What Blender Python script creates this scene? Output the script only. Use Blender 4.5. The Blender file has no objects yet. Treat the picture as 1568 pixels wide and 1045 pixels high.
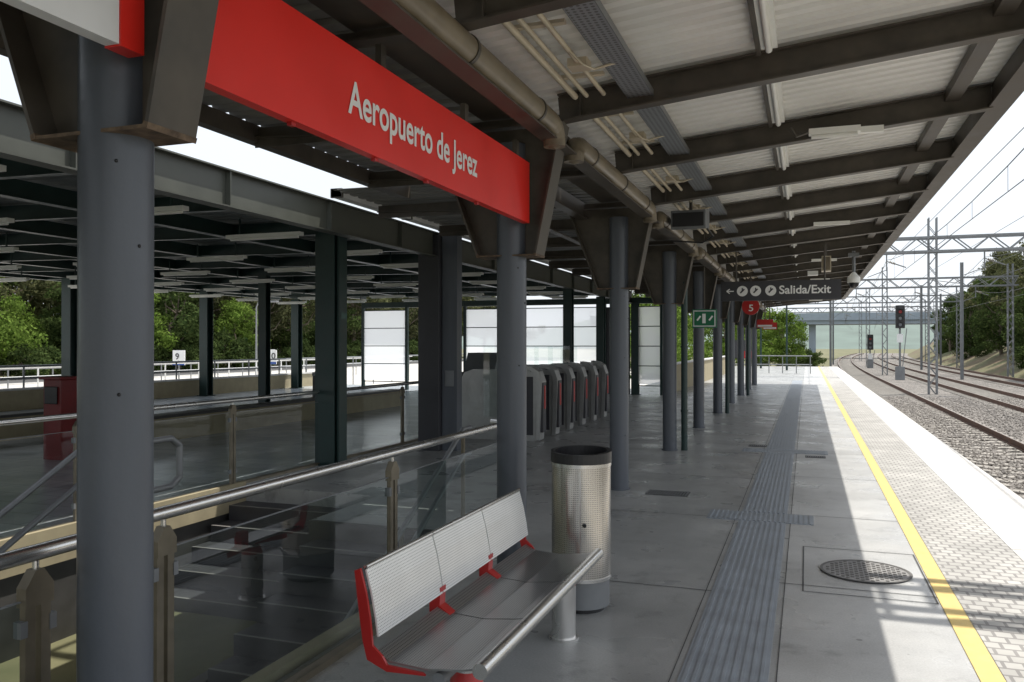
import bpy, math, random
import numpy as np
from mathutils import Vector, Matrix
random.seed(7); np.random.seed(7)
R=math.radians
D=bpy.data
scene=bpy.context.scene
COL=scene.collection

# ---------------------------------------------------------------- materials
def nodes_of(name):
    m=D.materials.new(name); m.use_nodes=True
    nt=m.node_tree; nt.nodes.clear()
    out=nt.nodes.new('ShaderNodeOutputMaterial')
    return m,nt,out
def N(nt,t,**kw):
    n=nt.nodes.new(t)
    for k,v in kw.items(): setattr(n,k,v)
    return n
def mat(name,col,rough=0.6,metal=0.0,var=0.25,scale=3.0,bump=0.0,bscale=40,spec=0.5,streak=False,col2=None,rvar=0.15,detail=3):
    m,nt,out=nodes_of(name); L=nt.links
    b=N(nt,'ShaderNodeBsdfPrincipled'); L.new(b.outputs[0],out.inputs[0])
    b.inputs['Metallic'].default_value=metal; b.inputs['Specular IOR Level'].default_value=spec
    tc=N(nt,'ShaderNodeTexCoord')
    mp=N(nt,'ShaderNodeMapping'); L.new(tc.outputs['Object'],mp.inputs[0])
    if streak: mp.inputs['Scale'].default_value=(1,1,0.12)
    nz=N(nt,'ShaderNodeTexNoise'); nz.inputs['Scale'].default_value=scale; nz.inputs['Detail'].default_value=detail; nz.inputs['Roughness'].default_value=.65
    L.new(mp.outputs[0],nz.inputs['Vector'])
    cr=N(nt,'ShaderNodeValToRGB'); L.new(nz.outputs['Fac'],cr.inputs[0])
    c=np.array(col); c2=np.array(col2) if col2 is not None else c*(1+var)
    cr.color_ramp.elements[0].position=.3; cr.color_ramp.elements[1].position=.7
    a=c*(1-var)
    cr.color_ramp.elements[0].color=(*a,1); cr.color_ramp.elements[1].color=(*np.clip(c2,0,1),1)
    L.new(cr.outputs[0],b.inputs['Base Color'])
    mr=N(nt,'ShaderNodeMapRange'); L.new(nz.outputs['Fac'],mr.inputs[0])
    mr.inputs[1].default_value=.3; mr.inputs[2].default_value=.7
    mr.inputs[3].default_value=max(.03,rough-rvar/2); mr.inputs[4].default_value=min(1,rough+rvar/2)
    L.new(mr.outputs[0],b.inputs['Roughness'])
    if bump>0:
        n2=N(nt,'ShaderNodeTexNoise'); n2.inputs['Scale'].default_value=bscale; n2.inputs['Detail'].default_value=2
        L.new(tc.outputs['Object'],n2.inputs['Vector'])
        bp=N(nt,'ShaderNodeBump'); bp.inputs['Strength'].default_value=bump; bp.inputs['Distance'].default_value=.02
        L.new(n2.outputs['Fac'],bp.inputs['Height']); L.new(bp.outputs[0],b.inputs['Normal'])
    return m
def concmat(name,col):
    m,nt,out=nodes_of(name); L=nt.links
    b=N(nt,'ShaderNodeBsdfPrincipled'); L.new(b.outputs[0],out.inputs[0])
    tc=N(nt,'ShaderNodeTexCoord')
    def noise(sc,det,ro=.6):
        n=N(nt,'ShaderNodeTexNoise'); n.inputs['Scale'].default_value=sc; n.inputs['Detail'].default_value=det; n.inputs['Roughness'].default_value=ro; L.new(tc.outputs['Object'],n.inputs['Vector']); return n
    def rng(n,a,b_,c,d):
        r=N(nt,'ShaderNodeMapRange'); r.inputs[1].default_value=a; r.inputs[2].default_value=b_; r.inputs[3].default_value=c; r.inputs[4].default_value=d; L.new(n,r.inputs[0]); return r
    big=rng(noise(.9,5).outputs['Fac'],.35,.65,.80,1.12)
    stain=rng(noise(3.3,4,.7).outputs['Fac'],.56,.72,1.0,.70)
    fine=rng(noise(90,2).outputs['Fac'],.3,.7,.88,1.1)
    v=N(nt,'ShaderNodeTexVoronoi'); v.inputs['Scale'].default_value=3.1; L.new(tc.outputs['Object'],v.inputs['Vector'])
    spot=rng(v.outputs['Distance'],.045,.065,.55,1.0)
    m1=N(nt,'ShaderNodeMath',operation='MULTIPLY'); L.new(big.outputs[0],m1.inputs[0]); L.new(stain.outputs[0],m1.inputs[1])
    m2=N(nt,'ShaderNodeMath',operation='MULTIPLY'); L.new(m1.outputs[0],m2.inputs[0]); L.new(fine.outputs[0],m2.inputs[1])
    m3=N(nt,'ShaderNodeMath',operation='MULTIPLY'); L.new(m2.outputs[0],m3.inputs[0]); L.new(spot.outputs[0],m3.inputs[1])
    sc=N(nt,'ShaderNodeVectorMath',operation='SCALE'); sc.inputs[0].default_value=col; L.new(m3.outputs[0],sc.inputs['Scale'])
    L.new(sc.outputs[0],b.inputs['Base Color'])
    rr=rng(noise(1.6,3).outputs['Fac'],.3,.7,.20,.48); L.new(rr.outputs[0],b.inputs['Roughness'])
    bp=N(nt,'ShaderNodeBump'); bp.inputs['Strength'].default_value=.10; bp.inputs['Distance'].default_value=.02; L.new(m2.outputs[0],bp.inputs['Height']); L.new(bp.outputs[0],b.inputs['Normal'])
    return m
def perf(name,ax,pitch=.02,col=(.62,.62,.61),hole=.3,polar=False,rad=.18,hcol=.12,metal=.8,rough=.34):
    m,nt,out=nodes_of(name); L=nt.links
    b=N(nt,'ShaderNodeBsdfPrincipled'); L.new(b.outputs[0],out.inputs[0])
    b.inputs['Metallic'].default_value=metal; b.inputs['Roughness'].default_value=rough
    tc=N(nt,'ShaderNodeTexCoord'); s=N(nt,'ShaderNodeSeparateXYZ'); L.new(tc.outputs['Object'],s.inputs[0])
    cb=N(nt,'ShaderNodeCombineXYZ')
    if polar:
        at=N(nt,'ShaderNodeMath',operation='ARCTAN2'); L.new(s.outputs[1],at.inputs[0]); L.new(s.outputs[0],at.inputs[1])
        mu=N(nt,'ShaderNodeMath',operation='MULTIPLY'); mu.inputs[1].default_value=rad; L.new(at.outputs[0],mu.inputs[0])
        L.new(mu.outputs[0],cb.inputs[0]); L.new(s.outputs[2],cb.inputs[1])
    else:
        L.new(s.outputs[ax[0]],cb.inputs[0]); L.new(s.outputs[ax[1]],cb.inputs[1])
    v=N(nt,'ShaderNodeTexVoronoi'); v.voronoi_dimensions='2D'; v.inputs['Scale'].default_value=1/pitch; v.inputs['Randomness'].default_value=0
    L.new(cb.outputs[0],v.inputs['Vector'])
    lt=N(nt,'ShaderNodeMath',operation='LESS_THAN'); lt.inputs[1].default_value=hole; L.new(v.outputs['Distance'],lt.inputs[0])
    nz=N(nt,'ShaderNodeTexNoise'); nz.inputs['Scale'].default_value=5; L.new(tc.outputs['Object'],nz.inputs['Vector'])
    cr=N(nt,'ShaderNodeValToRGB'); L.new(nz.outputs['Fac'],cr.inputs[0])
    c=np.array(col); cr.color_ramp.elements[0].color=(*(c*.9),1); cr.color_ramp.elements[1].color=(*np.clip(c*1.08,0,1),1)
    mx=N(nt,'ShaderNodeMix',data_type='RGBA'); L.new(lt.outputs[0],mx.inputs[0]); L.new(cr.outputs[0],mx.inputs[6]); mx.inputs[7].default_value=(hcol,hcol,hcol,1)
    L.new(mx.outputs[2],b.inputs['Base Color'])
    return m
def glassm(name,tint=(.66,.74,.72),base=.13):
    m,nt,out=nodes_of(name); L=nt.links
    t=N(nt,'ShaderNodeBsdfTransparent'); t.inputs[0].default_value=(*tint,1)
    g=N(nt,'ShaderNodeBsdfGlossy'); g.inputs['Roughness'].default_value=.02
    lw=N(nt,'ShaderNodeLayerWeight'); lw.inputs[0].default_value=.5
    pw=N(nt,'ShaderNodeMath',operation='POWER'); pw.inputs[1].default_value=4; L.new(lw.outputs['Facing'],pw.inputs[0])
    ad=N(nt,'ShaderNodeMath',operation='MULTIPLY_ADD'); ad.inputs[1].default_value=.75; ad.inputs[2].default_value=base; L.new(pw.outputs[0],ad.inputs[0])
    mx=N(nt,'ShaderNodeMixShader'); L.new(ad.outputs[0],mx.inputs[0]); L.new(t.outputs[0],mx.inputs[1]); L.new(g.outputs[0],mx.inputs[2]); L.new(mx.outputs[0],out.inputs[0])
    return m
def frosted(name):
    m,nt,out=nodes_of(name); L=nt.links
    t=N(nt,'ShaderNodeBsdfTransparent'); t.inputs[0].default_value=(.95,.97,1,1)
    tr=N(nt,'ShaderNodeBsdfTranslucent'); tr.inputs[0].default_value=(.98,.99,1,1)
    mx=N(nt,'ShaderNodeMixShader'); mx.inputs[0].default_value=.75
    L.new(t.outputs[0],mx.inputs[1]); L.new(tr.outputs[0],mx.inputs[2]); L.new(mx.outputs[0],out.inputs[0])
    return m
def leafmat(name,dark,light):
    m,nt,out=nodes_of(name); L=nt.links
    g=N(nt,'ShaderNodeNewGeometry'); tc=N(nt,'ShaderNodeTexCoord')
    nz=N(nt,'ShaderNodeTexNoise'); nz.inputs['Scale'].default_value=.55; nz.inputs['Detail'].default_value=1; L.new(tc.outputs['Object'],nz.inputs['Vector'])
    ad=N(nt,'ShaderNodeMath',operation='MULTIPLY_ADD'); ad.inputs[1].default_value=.5; L.new(g.outputs['Random Per Island'],ad.inputs[0])
    ml=N(nt,'ShaderNodeMath',operation='MULTIPLY'); ml.inputs[1].default_value=.6; L.new(nz.outputs['Fac'],ml.inputs[0]); L.new(ml.outputs[0],ad.inputs[2])
    cr=N(nt,'ShaderNodeValToRGB'); L.new(ad.outputs[0],cr.inputs[0])
    cr.color_ramp.elements[0].position=.2; cr.color_ramp.elements[1].position=.85
    cr.color_ramp.elements[0].color=(*dark,1); cr.color_ramp.elements[1].color=(*light,1)
    d=N(nt,'ShaderNodeBsdfDiffuse'); tr=N(nt,'ShaderNodeBsdfTranslucent'); L.new(cr.outputs[0],d.inputs[0]); L.new(cr.outputs[0],tr.inputs[0])
    mx=N(nt,'ShaderNodeMixShader'); mx.inputs[0].default_value=.35; L.new(d.outputs[0],mx.inputs[1]); L.new(tr.outputs[0],mx.inputs[2]); L.new(mx.outputs[0],out.inputs[0])
    return m
def ballastmat(name):
    m,nt,out=nodes_of(name); L=nt.links
    b=N(nt,'ShaderNodeBsdfPrincipled'); L.new(b.outputs[0],out.inputs[0]); b.inputs['Roughness'].default_value=.95
    tc=N(nt,'ShaderNodeTexCoord'); v=N(nt,'ShaderNodeTexVoronoi'); v.inputs['Scale'].default_value=16; L.new(tc.outputs['Object'],v.inputs['Vector'])
    s=N(nt,'ShaderNodeSeparateXYZ'); L.new(v.outputs['Color'],s.inputs[0])
    cr=N(nt,'ShaderNodeValToRGB'); L.new(s.outputs[0],cr.inputs[0])
    cr.color_ramp.elements[0].color=(.08,.075,.07,1); cr.color_ramp.elements[1].color=(.37,.34,.31,1)
    nz=N(nt,'ShaderNodeTexNoise'); nz.inputs['Scale'].default_value=.5; nz.inputs['Detail'].default_value=4; L.new(tc.outputs['Object'],nz.inputs['Vector'])
    mr=N(nt,'ShaderNodeMapRange'); mr.inputs[1].default_value=.3; mr.inputs[2].default_value=.7; mr.inputs[3].default_value=.75; mr.inputs[4].default_value=1.15; L.new(nz.outputs['Fac'],mr.inputs[0])
    mx=N(nt,'ShaderNodeMix',data_type='RGBA',blend_type='MULTIPLY'); mx.inputs[0].default_value=1; L.new(cr.outputs[0],mx.inputs[6]); L.new(mr.outputs[0],mx.inputs[7])
    L.new(mx.outputs[2],b.inputs['Base Color'])
    bp=N(nt,'ShaderNodeBump'); bp.inputs['Strength'].default_value=1; bp.inputs['Distance'].default_value=.05; bp.invert=True
    L.new(v.outputs['Distance'],bp.inputs['Height']); L.new(bp.outputs[0],b.inputs['Normal'])
    return m
def pavermat(name,col,mort,bw=.2,bh=.1,scale=1.0,msize=.008,rough=.8):
    m,nt,out=nodes_of(name); L=nt.links
    b=N(nt,'ShaderNodeBsdfPrincipled'); L.new(b.outputs[0],out.inputs[0]); b.inputs['Roughness'].default_value=rough
    tc=N(nt,'ShaderNodeTexCoord'); br=N(nt,'ShaderNodeTexBrick'); br.inputs['Scale'].default_value=scale
    L.new(tc.outputs['Object'],br.inputs['Vector'])
    c=np.array(col); br.inputs['Color1'].default_value=(*(c*.9),1); br.inputs['Color2'].default_value=(*np.clip(c*1.08,0,1),1); br.inputs['Mortar'].default_value=(*mort,1)
    br.inputs['Brick Width'].default_value=bw; br.inputs['Row Height'].default_value=bh; br.inputs['Mortar Size'].default_value=msize
    nz=N(nt,'ShaderNodeTexNoise'); nz.inputs['Scale'].default_value=1.7; nz.inputs['Detail'].default_value=4; L.new(tc.outputs['Object'],nz.inputs['Vector'])
    mr=N(nt,'ShaderNodeMapRange'); mr.inputs[1].default_value=.3; mr.inputs[2].default_value=.7; mr.inputs[3].default_value=.78; mr.inputs[4].default_value=1.08; L.new(nz.outputs['Fac'],mr.inputs[0])
    mx=N(nt,'ShaderNodeMix',data_type='RGBA',blend_type='MULTIPLY'); mx.inputs[0].default_value=1
    L.new(br.outputs[0],mx.inputs[6]); L.new(mr.outputs[0],mx.inputs[7]); L.new(mx.outputs[2],b.inputs['Base Color'])
    return m

M={}
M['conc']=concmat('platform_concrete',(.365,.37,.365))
M['concl']=concmat('platform_concrete_sunlit',(.48,.48,.47))  # lighter copy of the slab concrete, sunlit brightness put into the colour
M['joint']=mat('joint_dark',(.09,.09,.09),.9)
M['edge']=mat('edge_coping',(.58,.57,.55),.7,var=.14,scale=2)
M['paver']=pavermat('edge_pavers',(.48,.47,.445),(.27,.26,.25),bw=.1,bh=.1,msize=.010)
M['yellow']=mat('yellow_paint',(.74,.55,.20),.6,var=.14,scale=12,detail=6)
M['tact']=mat('tactile_strip',(.28,.31,.345),.5,var=.15,scale=5)
M['hall']=pavermat('hall_tiles',(.50,.55,.60),(.33,.35,.36),bw=.8,bh=.4,msize=.006,rough=.22)
M['col']=mat('column_paint',(.092,.103,.122),.36,var=.22,scale=3,streak=True,bump=.08,bscale=25)
M['brown']=mat('beam_brown_paint',(.075,.064,.051),.48,var=.35,scale=4)
M['rust']=mat('rusty_paint',(.09,.055,.035),.75,var=.5,scale=18,col2=(.2,.14,.09))
M['tan']=mat('tan_pipe',(.19,.155,.105),.38,var=.25,scale=4)
M['cream']=mat('cream_conduit',(.55,.48,.36),.45,var=.15)
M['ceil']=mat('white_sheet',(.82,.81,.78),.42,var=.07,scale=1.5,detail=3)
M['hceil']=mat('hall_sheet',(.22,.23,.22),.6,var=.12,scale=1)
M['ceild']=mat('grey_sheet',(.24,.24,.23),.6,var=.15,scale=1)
M['tray']=perf('perforated_tray',(0,1),pitch=.035,col=(.30,.32,.34),hole=.3,metal=.2)
M['white']=mat('white_fixture',(.85,.85,.81),.4,var=.05)
M['red']=mat('sign_red',(.80,.030,.020),.33,var=.06,scale=2)
M['redp']=mat('red_paint',(.45,.02,.018),.35,var=.1)
M['signw']=mat('sign_white',(.78,.79,.79),.35,var=.05)
M['signd']=mat('sign_dark',(.045,.045,.052),.4,var=.1)
M['text']=mat('text_white',(.88,.88,.86),.4,var=.02)
M['steel']=mat('brushed_steel',(.70,.69,.67),.27,metal=.95,var=.05,scale=1.5,rvar=.05)
M['gate']=mat('gate_steel',(.44,.44,.43),.36,metal=.5,var=.1,scale=6)
M['post']=mat('bronze_post',(.20,.175,.13),.4,metal=.5,var=.2,scale=6)
M['perfyz']=perf('perforated_back',(1,2),pitch=.0115,col=(.86,.86,.85),hole=.22,hcol=.3,metal=.3)
M['perfxy']=perf('perforated_seat',(0,1),pitch=.0115,col=(.42,.42,.42),hole=.24,hcol=.1,rough=.28)
M['perfbin']=perf('perforated_bin',(0,2),pitch=.0125,col=(.68,.65,.60),hole=.24,polar=True,rad=.185,hcol=.12,metal=.95,rough=.27)
M['black']=mat('black_plastic',(.02,.02,.022),.35,var=.1)
M['glass']=glassm('railing_glass')
M['clear']=glassm('clear_glass',(.90,.94,.93),.06)
M['frost']=frosted('frosted_panel')
M['green']=mat('dark_green_paint',(.013,.036,.033),.4,var=.2,scale=4)
M['olive']=mat('grey_green_beam',(.08,.085,.072),.5,var=.15,scale=2)
M['beige']=mat('beige_wall',(.36,.31,.20),.8,var=.12)
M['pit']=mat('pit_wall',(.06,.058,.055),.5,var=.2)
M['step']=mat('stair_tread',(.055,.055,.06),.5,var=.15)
M['nose']=mat('stair_nosing',(.22,.21,.2),.6,var=.15)
M['ballast']=ballastmat('ballast')
M['stone']=mat('ballast_stones',(.26,.24,.22),.9,var=.45,scale=9)
M['sleeper']=mat('concrete_sleeper',(.32,.30,.27),.9,var=.2)
M['rail']=mat('rail_rust',(.12,.062,.042),.7,var=.3)
M['railtop']=mat('rail_top',(.38,.33,.29),.35,metal=.7,var=.1)
M['galv']=mat('galvanised',(.22,.23,.24),.5,metal=.4,var=.15)
M['grass']=mat('dry_grass',(.10,.12,.05),.95,var=.35,scale=.35,col2=(.22,.20,.11),detail=6)
M['pale']=mat('street_paving',(.55,.53,.49),.85,var=.12,scale=.6)
M['asph']=mat('asphalt',(.08,.08,.082),.9,var=.2)
M['earth']=mat('embankment_earth',(.20,.12,.08),.95,var=.35,scale=.3,col2=(.15,.17,.08),detail=6)
M['hill']=mat('hill_scrub_haze',(.13,.17,.15),.95,var=.2,scale=.03)  # scrub green with distance haze mixed into the colour
M['bark']=mat('bark',(.16,.13,.10),.9,var=.35,scale=3)
M['leafd']=leafmat('leaves_dark',(.022,.042,.015),(.11,.15,.05))
M['leafe']=leafmat('leaves_eucalyptus',(.045,.06,.028),(.18,.185,.09))
M['leafl']=leafmat('leaves_light',(.05,.10,.015),(.21,.30,.065))
M['greens']=mat('exit_green',(.01,.16,.07),.4,var=.05)
M['blue']=mat('sign_blue',(.03,.08,.3),.4,var=.05)
M['bridge']=mat('bridge_concrete',(.32,.38,.44),.8,var=.1,scale=.4)
M['lens']=mat('signal_lens',(.35,.02,.02),.3,var=.05)
M['maroon']=mat('maroon_paint',(.20,.012,.012),.4,var=.15)

# ---------------------------------------------------------------- builder
class B:
    def __init__(s,name,origin=(0,0,0)):
        s.name=name; s.v=[]; s.f=[]; s.m=[]; s.sm=[]; s.mats=[]; s.o=Vector(origin)
    def mi(s,k):
        if k not in s.mats: s.mats.append(k)
        return s.mats.index(k)
    def add(s,vs,fs,k,smooth=False):
        o=len(s.v); s.v+= [tuple(Vector(p)) for p in vs]; i=s.mi(k)
        for f in fs:
            s.f.append([a+o for a in f]); s.m.append(i); s.sm.append(smooth)
    def box(s,x0,x1,y0,y1,z0,z1,k):
        s.add([(x0,y0,z0),(x1,y0,z0),(x1,y1,z0),(x0,y1,z0),(x0,y0,z1),(x1,y0,z1),(x1,y1,z1),(x0,y1,z1)],
              [(0,3,2,1),(4,5,6,7),(0,1,5,4),(1,2,6,5),(2,3,7,6),(3,0,4,7)],k)
    def beam(s,p0,p1,w,h,k,up=(0,0,1)):
        p0=Vector(p0);p1=Vector(p1);d=(p1-p0).normalized(); u=Vector(up)
        sd=d.cross(u)
        if sd.length<1e-4: sd=d.cross(Vector((1,0,0)))
        sd.normalize(); u=sd.cross(d).normalized()
        a=sd*w/2; b=u*h/2
        vs=[p0-a-b,p0+a-b,p0+a+b,p0-a+b,p1-a-b,p1+a-b,p1+a+b,p1-a+b]
        s.add(vs,[(0,1,2,3),(7,6,5,4),(0,4,5,1),(1,5,6,2),(2,6,7,3),(3,7,4,0)],k)
    def cyl(s,p0,p1,r0,k,r1=None,n=16,caps=True):
        r1=r0 if r1 is None else r1
        p0=Vector(p0);p1=Vector(p1);d=(p1-p0).normalized()
        a=d.orthogonal().normalized(); b=d.cross(a)
        vs=[]
        for p,r in ((p0,r0),(p1,r1)):
            for i in range(n):
                t=2*math.pi*i/n; vs.append(p+(a*math.cos(t)+b*math.sin(t))*r)
        s.add(vs,[(i,(i+1)%n,(i+1)%n+n,i+n) for i in range(n)],k,True)
        if caps:
            s.add(vs[:n],[tuple(range(n))[::-1]],k); s.add(vs[n:],[tuple(range(n))],k)
    def tube(s,pts,r,k,n=12):
        for i in range(len(pts)-1):
            s.cyl(pts[i],pts[i+1],r,k,n=n,caps=(i==0 or i==len(pts)-2))
            if i>0: s.ball(pts[i],r,k)
    def ball(s,c,r,k,n=10,sz=1):
        vs=[];fs=[]
        c=Vector(c); m=n//2+1
        for j in range(m+1):
            ph=math.pi*j/m
            for i in range(n):
                t=2*math.pi*i/n; vs.append(c+Vector((math.sin(ph)*math.cos(t)*r,math.sin(ph)*math.sin(t)*r,math.cos(ph)*r*sz)))
        for j in range(m):
            for i in range(n): fs.append((j*n+i,(j+1)*n+i,(j+1)*n+(i+1)%n,j*n+(i+1)%n))
        s.add(vs,fs,k,True)
    def prism(s,poly,axis,a0,a1,k,smooth=False):
        n=len(poly)
        def P(p,a):
            if axis=='y': return (p[0],a,p[1])
            if axis=='x': return (a,p[0],p[1])
            return (p[0],p[1],a)
        vs=[P(p,a0) for p in poly]+[P(p,a1) for p in poly]
        s.add(vs,[(i,(i+1)%n,(i+1)%n+n,i+n) for i in range(n)],k,smooth)
        s.add(vs[:n],[tuple(range(n))[::-1]],k); s.add(vs[n:],[tuple(range(n))],k)
    def done(s,bevel=0):
        me=D.meshes.new(s.name); me.from_pydata([tuple(Vector(p)-s.o) for p in s.v],[],s.f)
        for k in s.mats: me.materials.append(M[k])
        me.polygons.foreach_set('material_index',s.m); me.polygons.foreach_set('use_smooth',s.sm); me.update()
        ob=D.objects.new(s.name,me); ob.location=s.o; COL.objects.link(ob)
        if bevel:
            md=ob.modifiers.new('bevel','BEVEL'); md.width=bevel; md.segments=2; md.limit_method='ANGLE'; md.angle_limit=R(40)
        return ob

def text(body,loc,rot,length,cap,k,parent,name='lettering',off=.012):
    c=D.curves.new(name,'FONT'); c.body=body; c.size=1; c.extrude=.0; c.align_x='LEFT'; c.offset=off
    ob=D.objects.new(name,c); COL.objects.link(ob)
    bpy.context.view_layer.update()
    w=ob.dimensions.x; s=cap/.73
    ob.scale=(length/w,s,1); ob.location=loc; ob.rotation_euler=rot
    c.materials.append(M[k])
    if parent: ob.parent=parent
    return ob

# ---------------------------------------------------------------- ground, platform
g=B('ground'); g.add([(-1500,-400,-.95),(1500,-400,-.95),(1500,2500,-.95),(-1500,2500,-.95)],[(0,1,2,3)],'grass'); g.done()
Y0,Y1=-8,66
p=B('platform')
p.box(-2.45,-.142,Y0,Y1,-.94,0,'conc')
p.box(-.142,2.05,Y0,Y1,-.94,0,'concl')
p.box(2.05,2.15,Y0,Y1,-.94,-.12,'conc')
p.box(-6.2,-2.45,8,Y1,-.94,0,'conc'); 
p.box(-4.4,-2.45,6.7,8,-.94,0,'conc')
p.done()
h=B('station_hall_floor')
h.box(-19,-6.2,Y0,30,-.94,.0,'hall'); h.done()
e=B('platform_edge_coping'); 
y=Y0
while y<Y1:
    e.box(1.55,2.17,y+.004,min(y+1.196,Y1),-.119,.006,'edge'); y+=1.2
e.done()
e=B('edge_pavers'); e.add([(.92,Y0,.004),(1.55,Y0,.004),(1.55,Y1,.004),(.92,Y1,.004)],[(0,1,2,3)],'paver'); e.done()
e=B('yellow_safety_line'); e.add([(.80,Y0,.005),(.915,Y0,.005),(.915,Y1,.005),(.80,Y1,.005)],[(0,1,2,3)],'yellow'); e.done()
j=B('pavement_joints')
def jl(x0,x1,y0,y1): j.add([(x0,y0,.0035),(x1,y0,.0035),(x1,y1,.0035),(x0,y1,.0035)],[(0,1,2,3)],'joint')
y=3.2
while y<Y1:
    jl(-2.45,-.6,y,y+.010); jl(-.18,.8,y+.35,y+.36); y+=2.45
jl(-.145,-.139,Y0,Y1); jl(-.64,-.634,Y0,Y1)
for (a,b,c,d) in ((-.02,.79,5.85,5.86),(-.02,.79,7.15,7.16),(-.03,-.02,5.85,7.16),(.78,.79,5.85,7.16)): jl(a,b,c,d)
j.done()
t=B('tactile_paving')
def tact(x0,x1,y0,y1):
    t.box(x0,x1,y0,y1,.0,.006,'tact')
    x=x0+.02
    while x<x1-.02:
        t.box(x,x+.018,y0,y1,.0061,.011,'tact'); x+=.045
for (a,b) in ((Y0,8.0),(8.45,13.2),(13.65,40)): tact(-.6,-.18,a,b)
tact(-.90,.06,8.02,8.43); tact(-.95,.3,13.22,13.63)
t.done()
mh=B('manhole_cover')
n=40
def disc(b,cx,cy,z,r0,r1,k):
    vs=[];
    for i in range(n):
        a=2*math.pi*i/n; vs+=[(cx+r0*math.cos(a),cy+r0*math.sin(a),z),(cx+r1*math.cos(a),cy+r1*math.sin(a),z)]
    b.add(vs,[(2*i,2*i+1,(2*i+3)%(2*n),(2*i+2)%(2*n)) for i in range(n)],k)
M['iron']=mat('cast_iron',(.26,.255,.25),.6,var=.2,scale=8)
M['iron2']=mat('cast_iron_recess',(.14,.135,.13),.7,var=.2,scale=8)
disc(mh,.4,6.5,.008,0.001,.31,'iron'); disc(mh,.4,6.5,.0115,.29,.31,'iron2')
for i in range(-8,9):
    for q in range(-8,9):
        x=.4+i*.032; yy=6.5+q*.032
        if math.hypot(x-.4,yy-6.5)<.26 and (i+q)%2: mh.box(x-.011,x+.011,yy-.011,yy+.011,.0085,.0125,'iron2')
mh.done()
for (cx,cy,w,d) in ((-1.45,9.2,.46,.28),(-.75,14.0,.28,.22),(.12,12.9,.28,.2)):
    dg=B('drain_grate'); dg.box(cx-w/2,cx+w/2,cy-d/2,cy+d/2,.0,.006,'joint')
    x=cx-w/2+.01
    while x<cx+w/2-.01: dg.box(x,x+.014,cy-d/2,cy+d/2,.0065,.012,'galv'); x+=.03
    dg.done()

# pit with stairs
pt=B('underpass_stairwell')
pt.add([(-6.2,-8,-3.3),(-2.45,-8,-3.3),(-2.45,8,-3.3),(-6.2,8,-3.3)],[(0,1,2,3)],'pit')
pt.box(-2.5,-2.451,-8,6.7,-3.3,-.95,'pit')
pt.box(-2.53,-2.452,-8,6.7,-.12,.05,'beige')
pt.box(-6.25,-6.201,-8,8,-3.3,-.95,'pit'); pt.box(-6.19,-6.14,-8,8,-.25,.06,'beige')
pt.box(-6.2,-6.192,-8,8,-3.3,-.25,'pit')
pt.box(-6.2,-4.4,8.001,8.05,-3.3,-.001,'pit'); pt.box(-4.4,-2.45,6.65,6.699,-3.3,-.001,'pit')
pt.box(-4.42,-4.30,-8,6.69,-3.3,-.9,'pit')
for i in range(20):
    y=6.65-.3*i
    pt.box(-4.3,-2.5,y-.3,y,-3.3,-.165*(i+1),'step'); 
    pt.box(-4.3,-2.5,y-.3,y-.275,-.165*(i+1),-.165*(i+1)+.004,'nose')
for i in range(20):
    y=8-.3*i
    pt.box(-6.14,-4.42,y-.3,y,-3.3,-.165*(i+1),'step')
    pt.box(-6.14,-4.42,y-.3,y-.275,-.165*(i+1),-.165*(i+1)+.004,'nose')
pt.done()
for (x,ys,zs) in ((-2.68,6.3,.95),(-4.5,4.2,.98)):
    sr=B('stair_handrail')
    for dz in (0,-.22):
        sr.tube([(x,ys+.15,zs+dz),(x,ys,zs+dz),(x,ys-4.6,zs+dz-2.53)],.02,'galv')
    for q in range(5): sr.cyl((x,ys-q*1.1,zs-q*.605),(x,ys-q*1.1,zs-q*.605-.9),.018,'post',n=8)
    sr.done()

# railings
def pane(b,axis,c,a0,a1,z0,z1,k):
    if axis=='x': b.add([(c,a0,z0),(c,a1,z0),(c,a1,z1),(c,a0,z1)],[(0,1,2,3)],k)
    else: b.add([(a0,c,z0),(a1,c,z0),(a1,c,z1),(a0,c,z1)],[(0,1,2,3)],k)
def railing(name,x,y0,y1,posts,zt=1.0,gk='glass'):
    r=B(name)
    r.cyl((x,y0,zt),(x,y1,zt),.026,'steel',n=16)
    for yy in posts:
        r.box(x-.012,x+.012,yy-.045,yy-.01,-.02,zt-.13,'post'); r.box(x-.012,x+.012,yy+.01,yy+.045,-.02,zt-.13,'post')
        r.prism([(yy-.05,zt-.16),(yy+.05,zt-.16),(yy+.05,zt-.1),(yy+.015,zt-.05),(yy-.015,zt-.05),(yy-.05,zt-.1)],'x',x-.02,x+.02,'post')
        r.cyl((x,yy,zt-.06),(x,yy,zt-.02),.01,'steel',n=8)
        for zc in (.15,.75):
            for s_ in (-1,1): r.box(x-.016,x+.016,yy+s_*.052-.012,yy+s_*.052+.012,zc,zc+.05,'galv')
    for a,b in zip(posts[:-1],posts[1:]):
        pane(r,'x',x,a+.055,b-.055,.05,zt-.14,gk)
        r.box(x-.006,x+.006,a+.055,b-.055,zt-.141,zt-.137,'galv')
    r.box(x-.03,x+.03,posts[0],posts[-1],-.0,.035,'post')
    return r
r=railing('glass_railing',-2.34,2.42,6.43,[2.55,4.42,6.33])
r.cyl((-2.34,6.43,1.0),(-2.5,6.5,1.0),.026,'steel'); r.done()
r=railing('glass_railing',-2.27,-4,2.1,[-3.5,-1.7,.1,1.93]); r.done()
r=railing('glass_railing',-6.3,-5,14.6,[-4.9,-2.8,-.6,1.5,3.65,5.8,7.96,10.1,12.25,14.4],gk='clear'); r.done()
lp=B('rail_loop')
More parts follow.
